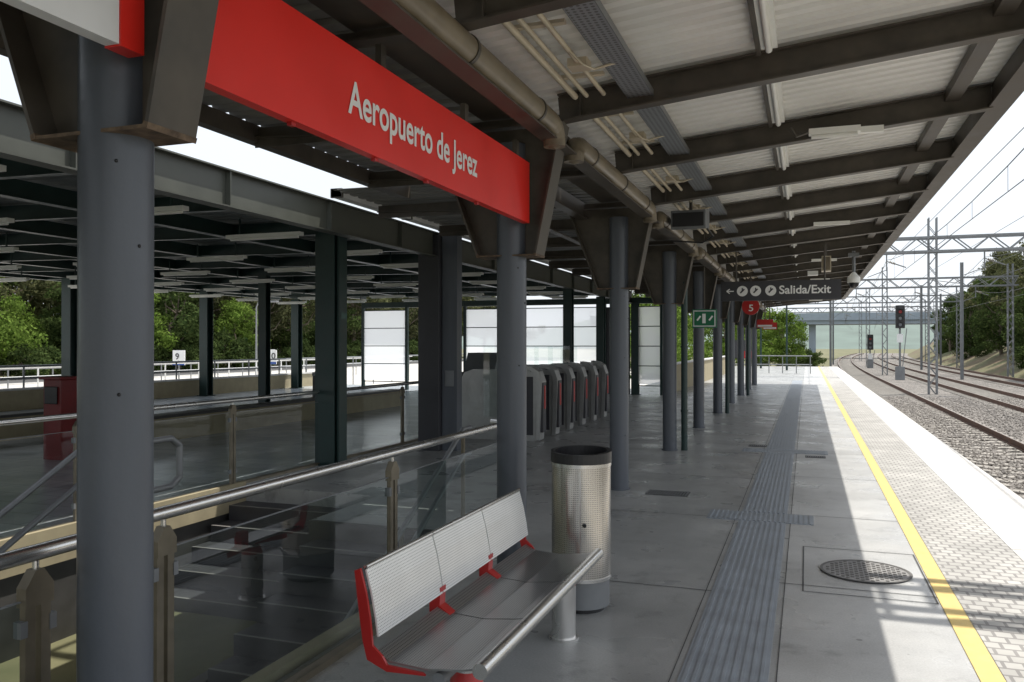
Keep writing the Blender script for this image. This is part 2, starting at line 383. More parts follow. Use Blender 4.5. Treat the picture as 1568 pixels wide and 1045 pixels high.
lp.tube([(-3.0,3.05,1.18),(-3.0,3.32,1.18),(-3.0,3.38,1.14),(-3.0,3.38,.98),(-3.0,3.32,.94),(-3.0,3.05,.94)],.016,'galv'); lp.cyl((-3.0,3.1,-1),(-3.0,3.1,1.18),.016,'galv'); lp.done()

# ---------------------------------------------------------------- canopy
COLY=[-1.7,2.0,5.65,9.3,13.0,16.7,20.4,24.1,27.8,31.5,35.2]
def zb(X): return 3.23+.1*(X+1.65)
for i,cy in enumerate(COLY):
    c=B('canopy_column')
    c.cyl((-2.02,cy,0),(-2.02,cy,3.1),.108,'col',n=40,caps=False)
    c.cyl((-2.02,cy,0),(-2.02,cy,.015),.125,'col',n=24)
    for sgn,xb,xt in ((1,-1.81,-1.62),(-1,-2.25,-2.60)):
        c.beam((xb,cy,2.29),(xt,cy,3.22),.20,.014,'brown',up=(1,0,0))
        c.beam((xb-.004*sgn,cy,2.283),(xb+.002*sgn,cy,2.30),.205,.02,'rust',up=(1,0,0))
    c.prism([(-2.245,2.30),(-1.82,2.30),(-1.63,3.21),(-2.59,3.21)],'y',cy-.006,cy+.006,'brown')
    c.box(-2.25,-1.815,cy-.1,cy+.1,2.283,2.294,'rust')
    if i in (4,6,8):
        c.cyl((-1.80,cy+.05,0),(-1.80,cy+.05,3.2),.05,'green',n=16)
        for zz in (.6,1.6,2.6): c.cyl((-1.8,cy+.05,zz),(-1.8,cy+.05,zz+.03),.058,'green')
    for zz,an in ((1.5,.9),(.62,.85),(2.2,1.0),(1.95,.2)):
        a=-math.pi/4*an; c.ball((-2.02+.108*math.cos(a),cy+.108*math.sin(a),zz),.006,'black',n=6)
    c.done()
roof=B('platform_canopy_roof')
RY0,RY1=-5.4,37
def corr(b,xa,za,xb,zbb,y0,y1,k,per=.125,amp=.022):
    vs=[];fs=[];y=y0;i=0
    pr=[(0,0),(.5,0),(.6,1),(.9,1)]
    while y<y1:
        for (q,a) in pr:
            vs+=[(xa,y+q*per,za+a*amp),(xb,y+q*per,zbb+a*amp)]
        y+=per
    nn=len(vs)//2
    fs=[(2*i,2*i+1,2*i+3,2*i+2) for i in range(nn-1)]
    b.add(vs,fs,k)
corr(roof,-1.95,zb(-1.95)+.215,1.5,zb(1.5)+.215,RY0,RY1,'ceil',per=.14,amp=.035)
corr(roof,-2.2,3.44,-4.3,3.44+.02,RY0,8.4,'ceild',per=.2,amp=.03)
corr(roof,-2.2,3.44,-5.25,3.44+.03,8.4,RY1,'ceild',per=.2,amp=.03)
roof.box(-2.25,-1.9,RY0,RY1,3.30,3.36,'brown')
z=zb(1.45)
roof.box(1.40,1.50,RY0,RY1,z+.02,z+.2,'brown'); roof.box(1.37,1.53,RY0,RY1,z+.0,z+.018,'brown')
roof.box(1.06,1.075,RY0,RY1,zb(1.1)+.12,zb(1.1)+.20,'brown'); roof.box(1.076,1.17,RY0,RY1,zb(1.1)+.12,zb(1.1)+.132,'brown')
roof.done()
ybe=[5.65+1.85*(i-5) for i in range(23)]
bm=B('canopy_beams')
for y in ybe:
    x0,x1=-1.66,1.40
    def bp(X,o): return (X,y,zb(X)+o)
    bm.beam(bp(x0,.006),bp(x1,.006),.10,.012,'brown'); bm.beam(bp(x0,.19),bp(x1,.19),.10,.012,'brown')
    bm.beam(bp(x0,.098),bp(x1,.098),.008,.172,'brown')
    xe=-4.25 if y<8.4 else -5.15
    bm.beam((-2.58,y,3.25),(xe,y,3.34),.09,.012,'brown'); bm.beam((-2.58,y,3.335),(xe,y,3.34),.008,.16,'brown')
    bm.box(-2.6,-1.62,y-.05,y+.05,3.225,3.24,'brown'); bm.box(-2.6,-1.62,y-.005,y+.005,3.24,3.29,'brown')
    for X in (-1.5,):
        bm.beam(bp(X,.098),(X+.012,y,zb(X)+.098),.1,.17,'brown')
bm.box(-1.70,-1.58,RY0,RY1,3.04,3.052,'brown'); bm.box(-1.70,-1.69,RY0,RY1,3.052,3.22,'brown')
bm.box(-2.5,-2.38,RY0,RY1,3.10,3.115,'brown'); bm.box(-2.445,-2.435,RY0,RY1,3.115,3.3,'brown')
bm.box(-4.32,-4.22,RY0,8.4,3.30,3.44,'brown'); 
bm.box(-3.4,-3.3,RY0,RY1,3.23,3.25,'brown')
bm.done()
pp=B('drain_pipe')
for i in range(len(COLY)-1):
    a,b=COLY[i],COLY[i+1]
    pp.tube([(-1.62,a+.25,3.0),(-1.62,a+.25,3.06),(-1.62,a+.30,3.12),(-1.62,a+.38,3.14),(-1.62,b-.38,3.14),(-1.62,b-.30,3.12),(-1.62,b-.25,3.06),(-1.62,b-.25,3.0)],.075,'tan',n=20)
    for yy in (a+.7,(a+b)/2,b-.7): pp.cyl((-1.62,yy,3.14),(-1.62,yy+.03,3.14),.081,'brown',n=20)
pp.done()
ct=B('cable_tray')
ct.box(-1.16,-.99,RY0,RY1,3.36,3.366,'tray'); ct.box(-1.165,-1.16,RY0,RY1,3.355,3.4,'galv'); ct.box(-.99,-.985,RY0,RY1,3.355,3.4,'galv')
ct.done()
cd=B('conduits')
for y in ybe[:-1]:
    for k,X in enumerate((-1.50,-1.42,-1.30)):
        cd.cyl((X,y+.14,3.36),(X,y+1.7,3.36),.016 if k else .022,'cream',n=8)
    for yy in (y+.45,y+1.35): cd.box(-1.54,-1.22,yy,yy+.04,3.38,3.40,'cream')
    cd.box(-1.36,-1.24,y+1.0,y+1.12,3.33,3.38,'cream')
    cd.tube([(-1.30,y+.8,3.36),(-1.24,y+.9,3.3),(-1.22,y+1.1,3.33),(-1.05,y+1.15,3.38)],.008,'cream',n=6)
cd.done()
for k,y in enumerate(ybe[:-1]):
    l=B('fluorescent_light'); X=-.22; zz=zb(X)+.13
    l.box(X-.05,X+.05,y+.16,y+1.66,zz+.02,zz+.07,'white'); l.cyl((X,y+.2,zz),(X,y+1.62,zz),.022,'white',n=10)
    l.box(X-.08,X-.052,y+.1,y+1.72,zz+.0,zz+.05,'brown')  # dark strip drawn as the shadow edge along the fixture
    if k%3==0 and k>5:
        l.box(.1,.6,y-.11,y-.05,zb(.4)-.03,zb(.4)+.02,'white')
    l.done()
l=B('fluorescent_light'); l.box(.02,.42,7.3,7.37,3.40,3.45,'white'); l.cyl((.04,7.335,3.385),(.40,7.335,3.385),.018,'white',n=8); l.tube([(.02,7.33,3.43),(-.08,7.33,3.40),(-.12,7.3,3.47)],.012,'brown',n=6); l.done()

# ---------------------------------------------------------------- name signs
s=B('station_name_sign'); s.box(-1.90,-1.85,2.16,5.55,2.51,2.94,'red')
for yy in (2.4,3.4,4.4,5.3): s.box(-1.89,-1.86,yy,yy+.05,2.94,3.05,'brown')
s.box(-1.895,-1.845,2.14,2.159,2.50,2.95,'redp')
for yy in (2.7,3.35,3.9,4.6): s.box(-1.885,-1.865,yy,yy+.03,2.495,2.509,'redp')
so=s.done()
text('Aeropuerto de Jerez',(-1.846,3.09,2.648),(R(90),0,R(90)),1.47,.15,'text',so,off=.018)
s=B('station_name_sign'); s.box(-1.90,-1.85,-1.5,1.84,2.51,2.94,'signw'); s.box(-1.905,-1.845,1.842,1.93,2.505,2.945,'red'); s.done()
s=B('exit_direction_sign'); s.box(-1.46,.57,15.42,15.5,2.44,2.79,'signd')
for X in (-1.2,.3): s.cyl((X,15.46,2.79),(X,15.46,3.4),.015,'brown')
so=s.done()
text('Salida/Exit',(-.46,15.413,2.555),(R(90),0,0),.86,.15,'text',so,off=.02)
ic=B('pictograms')
for cx in (-1.09,-.86,-.6):
    vs=[(cx+.095*math.cos(2*math.pi*i/24),15.414,2.615+.095*math.sin(2*math.pi*i/24)) for i in range(24)]
    ic.add(vs,[tuple(range(24))],'text')
    ic.beam((cx-.035,15.411,2.58),(cx+.035,15.411,2.65),.006,.025,'signd',up=(0,0,1)); ic.beam((cx,15.410,2.615),(cx,15.410,2.67),.006,.02,'signd')
ic.beam((-1.36,15.413,2.615),(-1.24,15.413,2.615),.002,.018,'text')
ic.beam((-1.365,15.412,2.615),(-1.31,15.412,2.655),.002,.018,'text'); ic.beam((-1.365,15.411,2.615),(-1.31,15.411,2.575),.002,.018,'text')
io=ic.done(); io.parent=so
s=B('emergency_exit_sign'); s.box(-1.93,-1.5,15.0,15.05,1.95,2.28,'greens'); s.box(-1.91,-1.52,14.993,14.999,1.97,2.26,'signw'); s.box(-1.89,-1.54,14.985,14.992,1.99,2.24,'greens')
for a in (-1.84,-1.63): s.beam((a,14.983,2.08),(a+.06,14.983,2.16),.002,.03,'text')
s.box(-1.75,-1.69,14.982,14.984,2.03,2.2,'text'); s.cyl((-1.72,15.03,2.28),(-1.72,15.03,3.3),.012,'brown'); s.done()
s=B('platform_number_sign')
s.cyl((-1.24,20.2,2.55),(-1.24,20.26,2.55),.2,'redp',n=28); s.cyl((-1.24,20.23,2.7),(-1.24,20.23,3.3),.015,'brown')
so=s.done(); text('5',(-1.29,20.192,2.44),(R(90),0,0),.1,.16,'text',so)
for (xx,yy) in ((-1.5,27.5),(-1.5,31.2)):
    s=B('info_sign'); s.box(xx,xx+.5,yy,yy+.05,2.2,2.45,'redp'); s.box(xx+.03,xx+.47,yy-.01,yy-.001,2.22,2.28,'signw'); s.cyl((xx+.25,yy+.03,2.45),(xx+.25,yy+.03,3.4),.015,'brown'); s.done()
s=B('loudspeaker'); s.prism([(9.75,3.0),(10.15,3.05),(10.15,3.28),(9.75,3.22)],'x',-1.50,-1.10,'galv'); s.box(-1.48,-1.12,9.735,9.749,3.03,3.19,'black'); s.tube([(-1.3,10.0,3.25),(-1.3,10.0,3.4)],.02,'brown')
s.tube([(-1.12,9.9,3.05),(-1.05,10.1,2.95),(-1.2,10.3,2.9),(-1.6,10.4,2.95)],.01,'black',n=6); s.done()
s=B('dome_camera'); X,Y=.88,17.6; s.cyl((X,Y,3.05),(X,Y,3.5),.03,'galv'); s.box(X-.1,X+.1,Y-.04,Y+.04,3.38,3.46,'galv'); s.cyl((X,Y,2.87),(X,Y,2.97),.12,'white'); s.ball((X,Y,2.86),.1,'black'); s.cyl((X,Y,2.97),(X,Y,3.08),.12,'white',r1=.03); s.done()
s=B('loudspeaker')
s.box(.26,.42,15.9,16.2,2.98,3.25,'cream'); s.box(.28,.40,15.885,15.899,3.0,3.23,'tan'); s.box(.02,.2,15.95,16.2,2.92,2.99,'white'); s.cyl((.33,16.05,3.25),(.33,16.05,3.5),.02,'brown'); s.done()

# ---------------------------------------------------------------- bench
b=B('metal_bench')
YB0,YB1=2.80,4.62
seat=[(-1.56,.475),(-1.50,.445),(-1.35,.435),(-1.2,.45),(-1.14,.462)]
segs=[(YB0+.01,YB0+.60),(YB0+.61,YB0+1.2),(YB0+1.21,YB1-.01)]
for (a,c) in segs:
    low=[(x,z-.008) for x,z in seat][::-1]; b.prism(seat+low,'y',a,c,'perfxy',False)
    back=[(-1.545,.53),(-1.555,.60),(-1.575,.70),(-1.60,.79)]; 
    b.prism(back+[(x-.008,z) for x,z in back][::-1],'y',a,c,'perfyz')
    b.cyl((-1.604,a,.792),(-1.604,c,.792),.010,'steel',n=10)
b.cyl((-1.125,YB0,.455),(-1.125,YB1,.455),.030,'steel',n=20)
b.cyl((-1.30,YB0+.02,.395),(-1.30,YB1-.02,.395),.026,'galv',n=14)
for y in (YB0-.005,YB0+.605,YB0+1.205,YB1-.004):
    prof=[(-1.34,.415),(-1.5,.41),(-1.585,.445),(-1.605,.52),(-1.625,.66),(-1.640,.78),(-1.615,.79),(-1.59,.70),(-1.572,.60),(-1.562,.50),(-1.52,.465),(-1.5,.434),(-1.35,.424)]
    b.prism(prof,'y',y-.006,y+.006,'redp') if y in (YB0-.005,YB1-.004) else b.prism([(-1.50,.405),(-1.60,.45),(-1.60,.56),(-1.545,.56),(-1.55,.48),(-1.49,.44)],'y',y-.03,y+.03,'redp')
for y in (YB0+.27,YB1-.14):
    b.cyl((-1.29,y,0),(-1.29,y,.30),.068,'steel',n=24); b.cyl((-1.29,y,.30),(-1.29,y,.345),.068,'redp',r1=.05,n=24); b.cyl((-1.29,y,.345),(-1.29,y,.40),.05,'steel',n=20); b.cyl((-1.29,y,0),(-1.29,y,.012),.085,'steel',n=24)
    b.beam((-1.29,y,.37),(-1.54,y,.43),.05,.03,'redp')
b.done()
bx,by=-1.34,5.05
b=B('litter_bin',(bx,by,0))
b.cyl((bx,by,.0),(bx,by,.03),.15,'black',n=32); b.cyl((bx,by,.03),(bx,by,.20),.178,'galv',n=40,caps=True)
b.cyl((bx,by,.20),(bx,by,.90),.186,'perfbin',n=48,caps=False); b.cyl((bx,by,.195),(bx,by,.215),.189,'steel',n=48)
b.cyl((bx,by,.895),(bx,by,.915),.190,'steel',n=48)
def ring(b,z0,z1,ro,ri,k,tilt=0):
    n=40; vs=[]
    for i in range(n):
        a=2*math.pi*i/n; ca,sa=math.cos(a),math.sin(a)
        for (r,z) in ((ro,z0),(ro,z1),(ri,z1),(ri,z0)):
            vs.append((bx+r*ca,by+r*sa,z+(tilt*sa if z==z1 else 0)))
    fs=[]
    for i in range(n):
        q=(i+1)%n
        for e in range(4): fs.append((4*i+e,4*q+e,4*q+(e+1)%4,4*i+(e+1)%4))
    b.add(vs,fs,k,False)
ring(b,.9151,.985,.192,.165,'black',.01)
b.cyl((bx,by,.92),(bx,by,.925),.165,'black',n=32)
b.box(bx+.04,bx+.048,by-.188,by-.186,.25,.88,'steel'); b.cyl((bx+.07,by-.19,.55),(bx+.07,by-.175,.55),.012,'black',n=10)
b.done()

# ---------------------------------------------------------------- station hall
def zr(X): return 3.26+(-5.4-X)*.015
hb=B('station_hall_roof')
hb.box(-5.56,-5.40,-8,27.2,3.385,3.40,'olive'); hb.box(-5.56,-5.40,-8,27.2,3.02,3.035,'olive'); hb.box(-5.50,-5.47,-8,27.2,3.035,3.385,'olive')
y=-8
while y<27: hb.box(-5.55,-5.41,y,y+.012,3.036,3.384,'olive'); y+=1.85
hb.box(-5.38,-5.24,8.6,27,3.42,3.52,'signw')
y=8.6
while y<27: hb.box(-5.39,-5.235,y,y+.04,3.415,3.525,'brown'); y+=1.85
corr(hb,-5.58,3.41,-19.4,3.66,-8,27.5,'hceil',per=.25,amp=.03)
for X in (-8,-10.5,-13,-15.5,-18,-19.3):
    z=zr(X); hb.box(X-.07,X+.07,-8,27.2,z-.08,z-.065,'green'); hb.box(X-.01,X+.01,-8,27.2,z-.065,z+.13,'green')
y=-7.5
while y<27.3:
    hb.beam((-5.56,y,3.20),(-19.3,y,3.41),.09,.015,'green'); hb.beam((-5.56,y,3.30),(-19.3,y,3.51),.012,.18,'green'); y+=2.2
hb.done()
for y in np.arange(-1.5,26,2.2):
    for X in (-7,-9.6,-12.2,-14.8,-17.2):
        l=B('hall_light_fixture'); l.box(X-.6,X+.6,y-.05,y+.05,3.12,3.17,'white'); l.cyl((X-.55,y,3.105),(X+.55,y,3.105),.018,'white',n=8)
        for q in (-.4,.4): l.box(X+q-.01,X+q+.01,y-.01,y+.01,3.17,3.4,'green')
        l.done()
for (X,Y,w) in ((-6.2,9.9,.3),(-5.55,15.9,.22),(-5.55,19.7,.22),(-5.55,23.1,.22),(-5.3,27,.2),(-18.2,6.1,.3),(-18.2,11.3,.3),(-18.2,16.5,.3),(-18.2,21.7,.3),(-18.2,26.7,.3),(-12,16.3,.2),(-12,26.8,.2)):
    c=B('hall_column'); zt=zr(X)-.09 if X<-6 else 3.02
    if X==-6.2: zt=3.19
    c.box(X-w/2,X+w/2,Y-w/2,Y-w/2+.02,0,zt,'green'); c.box(X-w/2,X+w/2,Y+w/2-.02,Y+w/2,0,zt,'green'); c.box(X-.012,X+.012,Y-w/2+.02,Y+w/2-.02,0,zt,'green')
    c.box(X-w/2-.05,X+w/2+.05,Y-w/2-.05,Y+w/2+.05,0,.02,'green')
    if X==-6.2: c.box(X+w/2+.01,X+w/2+.05,Y-.1,Y+.1,0,zt,'green')
    c.done()
c=B('service_column'); c.box(-5.72,-5.36,11.65,12.0,0,3.35,'signd'); c.box(-5.355,-5.10,11.75,11.95,0,3.35,'col'); c.box(-5.30,-5.15,11.735,11.749,1.0,1.25,'galv'); c.done(.01)
w=B('frosted_glass_wall')
segx=[(-15.5,-13.7),(-11.4,-10.0),(-9.9,-7.7),(-7.6,-6.35),(-5.4,-4.45)]
for a,b_ in segx:
    pane(w,'y',26.985,a,b_,.35,2.9,'frost')
    for X in (a,b_): w.box(X-.05,X+.05,26.93,27.05,0,3.2,'green')
    for zz in (.3,.95,1.6,2.25,2.9): w.box(a,b_,26.955,26.975,zz-.015,zz+.015,'green')
w.box(-15.5,-4.4,26.94,27.04,3.0,3.2,'green')
w.box(-6.3,-5.5,27.0,27.04,0,2.9,'signd'); w.done()
for i in range(6):
    y=13.5+.95*i
    gt=B('ticket_gate')
    gt.prism([(-5.75,0),(-4.36,0),(-4.34,1.05),(-4.42,1.18),(-4.56,1.22),(-5.5,1.22),(-5.68,1.16),(-5.76,1.0)],'y',y-.1,y+.1,'gate')
    gt.prism([(-4.345,.02),(-4.28,.02),(-4.24,1.02),(-4.30,1.19),(-4.42,1.27),(-4.58,1.29),(-4.58,1.235),(-4.43,1.2),(-4.33,1.06)],'y',y-.13,y+.13,'gate')
    gt.box(-4.275,-4.225,y-.09,y+.09,.15,1.0,'signd')
    gt.box(-4.9,-4.40,y-.112,y-.1,.1,1.1,'signd'); gt.box(-4.235,-4.215,y-.035,y+.035,.55,.95,'redp')
    pane(gt,'y',y-.135,-5.3,-4.9,.4,1.62,'clear')
    gt.done(.008)
tm=B('ticket_machine'); tm.box(-6.0,-5.2,13.9,14.6,0,1.15,'signd'); tm.prism([(13.88,1.15),(14.6,1.15),(14.6,1.5),(14.1,1.5)],'x',-5.9,-5.3,'galv'); tm.box(-5.85,-5.6,13.86,13.899,.5,.95,'galv'); tm.done(.01)
tm=B('ticket_validator'); tm.box(-10.33,-10.0,8.9,9.2,0,1.15,'maroon'); tm.box(-10.28,-10.05,8.87,8.899,.8,1.05,'black'); tm.box(-10.37,-9.96,8.85,9.25,1.15,1.19,'maroon'); tm.done(.01)
lb=B('litter_bin'); lb.cyl((-11.1,17.3,0),(-11.1,17.3,.9),.2,'black',n=24); lb.cyl((-11.1,17.3,.9),(-11.1,17.3,.98),.21,'galv',n=24); lb.cyl((-11.1,17.3,.98),(-11.1,17.3,1.0),.15,'black',n=24); lb.done()
wl=B('parapet_wall'); wl.box(-18.9,-18.65,-8,30,0.0,.5,'beige'); wl.box(-18.95,-18.6,-8,30,.5,.55,'edge'); wl.done()
for (x0,x1,y0,y1) in ((-13.2,-12.9,4,13.5),(-10.6,-10.3,10.5,20)):
    wl=B('low_wall'); wl.box(x0,x1,y0,y1,0,.4,'beige'); wl.box(x0-.03,x1+.03,y0-.03,y1+.03,.4,.45,'pit'); wl.done()
for X,zt,k in ((-18.77,1.1,'galv'),(-22.5,.95,'signw'),(-26,.8,'galv')):
    rr=B('tubular_fence')
    for zz in (zt,zt-.3,): rr.cyl((X,-6,zz),(X,45,zz),.03,k,n=8)
    y=-6
    while y<45: rr.cyl((X,y,-.2),(X,y,zt),.025,k,n=8); y+=1.8
    rr.done()
wl=B('low_wall'); wl.box(-4.5,-4.3,28,50,0,.95,'beige'); wl.box(-4.55,-4.25,28,50,.95,1.0,'edge'); wl.done()
ff=B('platform_end_fence')
for zz in (.5,1.0): ff.cyl((-4.3,50,zz),(.3,50,zz),.03,'galv',n=8)
for X in np.arange(-4.3,.4,.75): ff.cyl((X,50,0),(X,50,1.0),.025,'galv',n=8)
ff.done()
sb=B('information_board'); sb.box(-3.9,-2.9,47,47.06,.9,1.9,'signd'); sb.box(-3.3,-2.7,46.93,46.99,.9,1.3,'redp')
for X in (-3.8,-3.0): sb.cyl((X,47.03,0),(X,47.03,2),.03,'green')
sb.done()
for (X,Y) in ((-4.0,42),(-3.9,46),(-3.0,52),(-1.2,56),(-3,60)):
    c=B('lamp_column'); c.cyl((X,Y,0),(X,Y,4.2),.07,'green',r1=.05); c.tube([(X,Y,4.2),(X,Y-.2,4.45),(X,Y-.8,4.5)],.035,'green'); c.box(X-.1,X+.1,Y-1.2,Y-.7,4.44,4.52,'galv'); c.done()

# street left
st=B('street_pavement'); st.add([(-34,-60,-.2),(-19,-60,-.2),(-19,90,-.2),(-34,90,-.2)],[(0,1,2,3)],'pale'); st.box(-34.15,-34,-60,90,-.5,-.12,'edge'); st.done()
st=B('road'); st.add([(-41,-60,-.3),(-34.15,-60,-.3),(-34.15,110,-.3),(-41,110,-.3)],[(0,1,2,3)],'asph')
for y in np.arange(-20,100,5): st.add([(-37.6,y,-.296),(-37.45,y,-.296),(-37.45,y+2,-.296),(-37.6,y+2,-.296)],[(0,1,2,3)],'text')
st.done()
st=B('far_pavement'); st.add([(-19,30.0,-.15),(-6.2,30.0,-.15),(-6.2,60,-.15),(-19,60,-.15)],[(0,1,2,3)],'pale'); st.done()
vg=B('verge'); vg.add([(-140,-60,-.25),(-41,-60,-.25),(-41,160,-.25),(-140,160,-.25)],[(0,1,2,3)],'grass'); vg.done()
for (lb_,X,Y) in (('7',-24,14),('8',-24,22.2),('9',-24,27),('10',-21.4,29.5),('11',-24,33)):
    s=B('parking_bay_sign'); s.cyl((X,Y,-.2),(X,Y,1.0),.03,'galv',n=8); s.box(X-.3,X+.3,Y-.02,Y+.02,.82,1.42,'signw'); s.box(X-.3,X+.3,Y-.035,Y-.021,.82,.92,'blue')
    so=s.done()
    text(lb_,(X-.16,Y-.04,1.05),(R(90),0,0),.34 if len(lb_)>1 else .18,.26,'signd',None,'lettering').parent=so
for (X,Y) in ((-27,36),(-27,20)):
    c=B('street_lamp'); c.cyl((X,Y,-.2),(X,Y,3.6),.06,'galv',r1=.04); c.tube([(X,Y,3.6),(X+.15,Y,3.9),(X+.5,Y,4.0),(X+.9,Y,3.9)],.035,'galv'); c.box(X+.8,X+1.3,Y-.12,Y+.12,3.84,3.92,'galv'); c.done()

# ---------------------------------------------------------------- tracks (straight beside the platform, curving gently right beyond it)
def off(y): return max(0.0,y-62)**2/3200.0
bl=B('ballast_bed'); ys=[-20,0,20,40,62]+list(range(68,262,6)); vs=[]
for y in ys:
    o=off(y)
    for (x,z) in ((2.16,-.84),(14.2,-.84),(15.2,-.94)): vs.append((x+o,y,z))
bl.add(vs,[(3*i+q,3*i+1+q,3*i+4+q,3*i+3+q) for i in range(len(ys)-1) for q in range(2)],'ballast'); bl.done()
for cx in (3.85,8.25,12.6):
    tr=B('railway_track')
    y=-10
    while y<200:
        c0=cx+off(y)
        tr.prism([(c0-1.3,-.835),(c0+1.3,-.835),(c0+1.28,-.795),(c0+.55,-.80),(c0+.4,-.825),(c0-.4,-.825),(c0-.55,-.80),(c0-1.28,-.795)],'y',y,y+.26,'sleeper'); y+=.6
    seg=[-15,62]+list(range(70,242,8))
    for sx in (-.87,.87):
        for (hw,z0,z1,k) in ((.07,-.79,-.775,'rail'),(.01,-.775,-.67,'rail'),(.034,-.67,-.64,'rail'),(.026,-.6399,-.636,'railtop')):
            vs=[]
            for y in seg:
                x=cx+sx+off(y); vs+=[(x-hw,y,z0),(x+hw,y,z0),(x+hw,y,z1),(x-hw,y,z1)]
            tr.add(vs,[(4*i+e,4*i+(e+1)%4,4*i+4+(e+1)%4,4*i+4+e) for i in range(len(seg)-1) for e in range(4)],k)
    tr.done()
rng=np.random.RandomState(3)
nst=24000
base=np.array([(1,0,0),(-1,0,0),(0,1,0),(0,-1,0),(0,0,1),(0,0,-1)],float)
tri=[(0,2,4),(2,1,4),(1,3,4),(3,0,4),(2,0,5),(1,2,5),(3,1,5),(0,3,5)]
yy=5+rng.rand(nst)**1.5*38; xx=2.2+rng.rand(nst)*8.2
sz=.022+rng.rand(nst)*.028
V=base[None]*(sz[:,None,None]*(.6+.8*rng.rand(nst,6,1)))
ang=rng.rand(nst)*6.28; ca,sa=np.cos(ang),np.sin(ang)
vx=V[...,0]*ca[:,None]-V[...,1]*sa[:,None]; vy=V[...,0]*sa[:,None]+V[...,1]*ca[:,None]
P=np.stack([vx+xx[:,None],vy+yy[:,None],V[...,2]*.8-.825+rng.rand(nst)[:,None]*.03],-1).reshape(-1,3)
F=(np.array(tri)[None]+6*np.arange(nst)[:,None,None]).reshape(-1,3)
me=D.meshes.new('ballast_stones'); me.from_pydata(P.tolist(),[],F.tolist()); me.materials.append(M['stone']); ob=D.objects.new('ballast_stones',me); COL.objects.link(ob)

# gantries
def gantry(Y,x0,x1,masts,z0=6.3,hgt=.7,k='galv'):
    g=B('catenary_gantry'); dp=.35; o=off(Y); x0+=o; x1+=o
    for yy in (Y-dp,Y+dp):
        for zz in (z0,z0+hgt): g.beam((x0,yy,zz),(x1,yy,zz),.10,.10,k)
        x=x0;i=0
        while x<x1-.01:
            xn=min(x+hgt*1.15,x1)
            g.beam((x,yy,z0 if i%2 else z0+hgt),(xn,yy,z0+hgt if i%2 else z0),.055,.055,k); x=xn;i+=1
    x=x0
    while x<x1: g.beam((x,Y-dp,z0),(x,Y+dp,z0),.05,.05,k); g.beam((x,Y-dp,z0+hgt),(x,Y+dp,z0+hgt),.05,.05,k); x+=hgt*2.3
    for mx_ in masts:
        mx_+=o
        for (ax,ay) in ((-.18,-.18),(.18,-.18),(.18,.18),(-.18,.18)): g.beam((mx_+ax,Y+ay,-.9),(mx_+ax,Y+ay,z0+hgt+1.0),.06,.06,k,up=(1,0,0))
        zz=-.9;i=0
        while zz<z0+hgt+.5:
            s=1 if i%2 else -1
            for q in (-.18,.18):
                g.beam((mx_-.18*s,Y+q,zz),(mx_+.18*s,Y+q,zz+.5),.03,.03,k); g.beam((mx_+q,Y-.18*s,zz),(mx_+q,Y+.18*s,zz+.5),.03,.03,k)
            zz+=.5;i+=1
    for cx in (3.85,8.25,12.6):
        cx+=o
        g.beam((cx,Y,z0),(cx,Y,z0-.9),.06,.06,k,up=(1,0,0)); g.cyl((cx,Y,z0-.4),(cx+.9,Y,z0-.75),.03,k,n=6); g.cyl((cx-.9,Y,z0-1.2),(cx,Y,z0-.85),.02,k,n=6)
        for q in range(4): g.cyl((cx+.15+.07*q,Y,z0-.45-.027*q),(cx+.18+.07*q,Y,z0-.46-.027*q),.07,'tan',n=8)
    g.done()
gantry(46,-6,16,(5.95,15.0)); gantry(74,-5,15.5,(6.0,15.0)); gantry(100,-5,15.5,(6.0,15.0)); gantry(135,-5,15.5,(6.0,15.0),z0=6.6); gantry(7.6,-3.5,16,(15.6,),z0=6.2,hgt=.9)  # last gantry is out of view, added for its lattice shadow on the platform
wr=B('overhead_wires')
sup=[-30,7.6,46,74,100,135,200]
for cx in (3.85,8.25,12.6):
    for a,b_ in zip(sup[:-1],sup[1:]):
        oa,ob_=off(a),off(b_)
        wr.cyl((cx+oa,a,4.75),(cx+ob_,b_,4.75),.011,'black',n=5,caps=False)
        nseg=10; pts=[]
        for i in range(nseg+1):
            t=i/nseg; pts.append((cx+oa+(ob_-oa)*t,a+(b_-a)*t,5.95-.8*4*t*(1-t)))
        for q in range(nseg):
            wr.cyl(pts[q],pts[q+1],.012,'black',n=5,caps=False)
            wr.cyl((pts[q][0],pts[q][1],4.75),pts[q],.006,'black',n=4,caps=False)
for (X,z) in ((2.6,7.9),(6.0,8.0),(9.8,7.8),(13,7.6)):
    wr.cyl((X,-30,z),(X,74,z),.014,'black',n=5,caps=False); wr.cyl((X,74,z),(X+off(135),135,z),.014,'black',n=5,caps=False)
wr.done()
for (X,Y,H) in ((10.4,66,7.5),(2.4,110,8),(14.9,115,8),(2.0,84,7),(10.4,90,7.5)):
    X+=off(Y)
    m_=B('catenary_mast'); m_.box(X-.1,X+.1,Y-.02,Y+.02,-.9,H,'galv'); m_.box(X-.1,X-.08,Y-.1,Y+.1,-.9,H,'galv'); m_.box(X+.08,X+.1,Y-.1,Y+.1,-.9,H,'galv')
    m_.cyl((X,Y,6.0),(X+(-2 if X>7 else 1.2),Y,6.3),.03,'galv',n=6); m_.cyl((X,Y,4.9),(X+(-2.2 if X>7 else 1.3),Y,6.0),.03,'galv',n=6); m_.done()
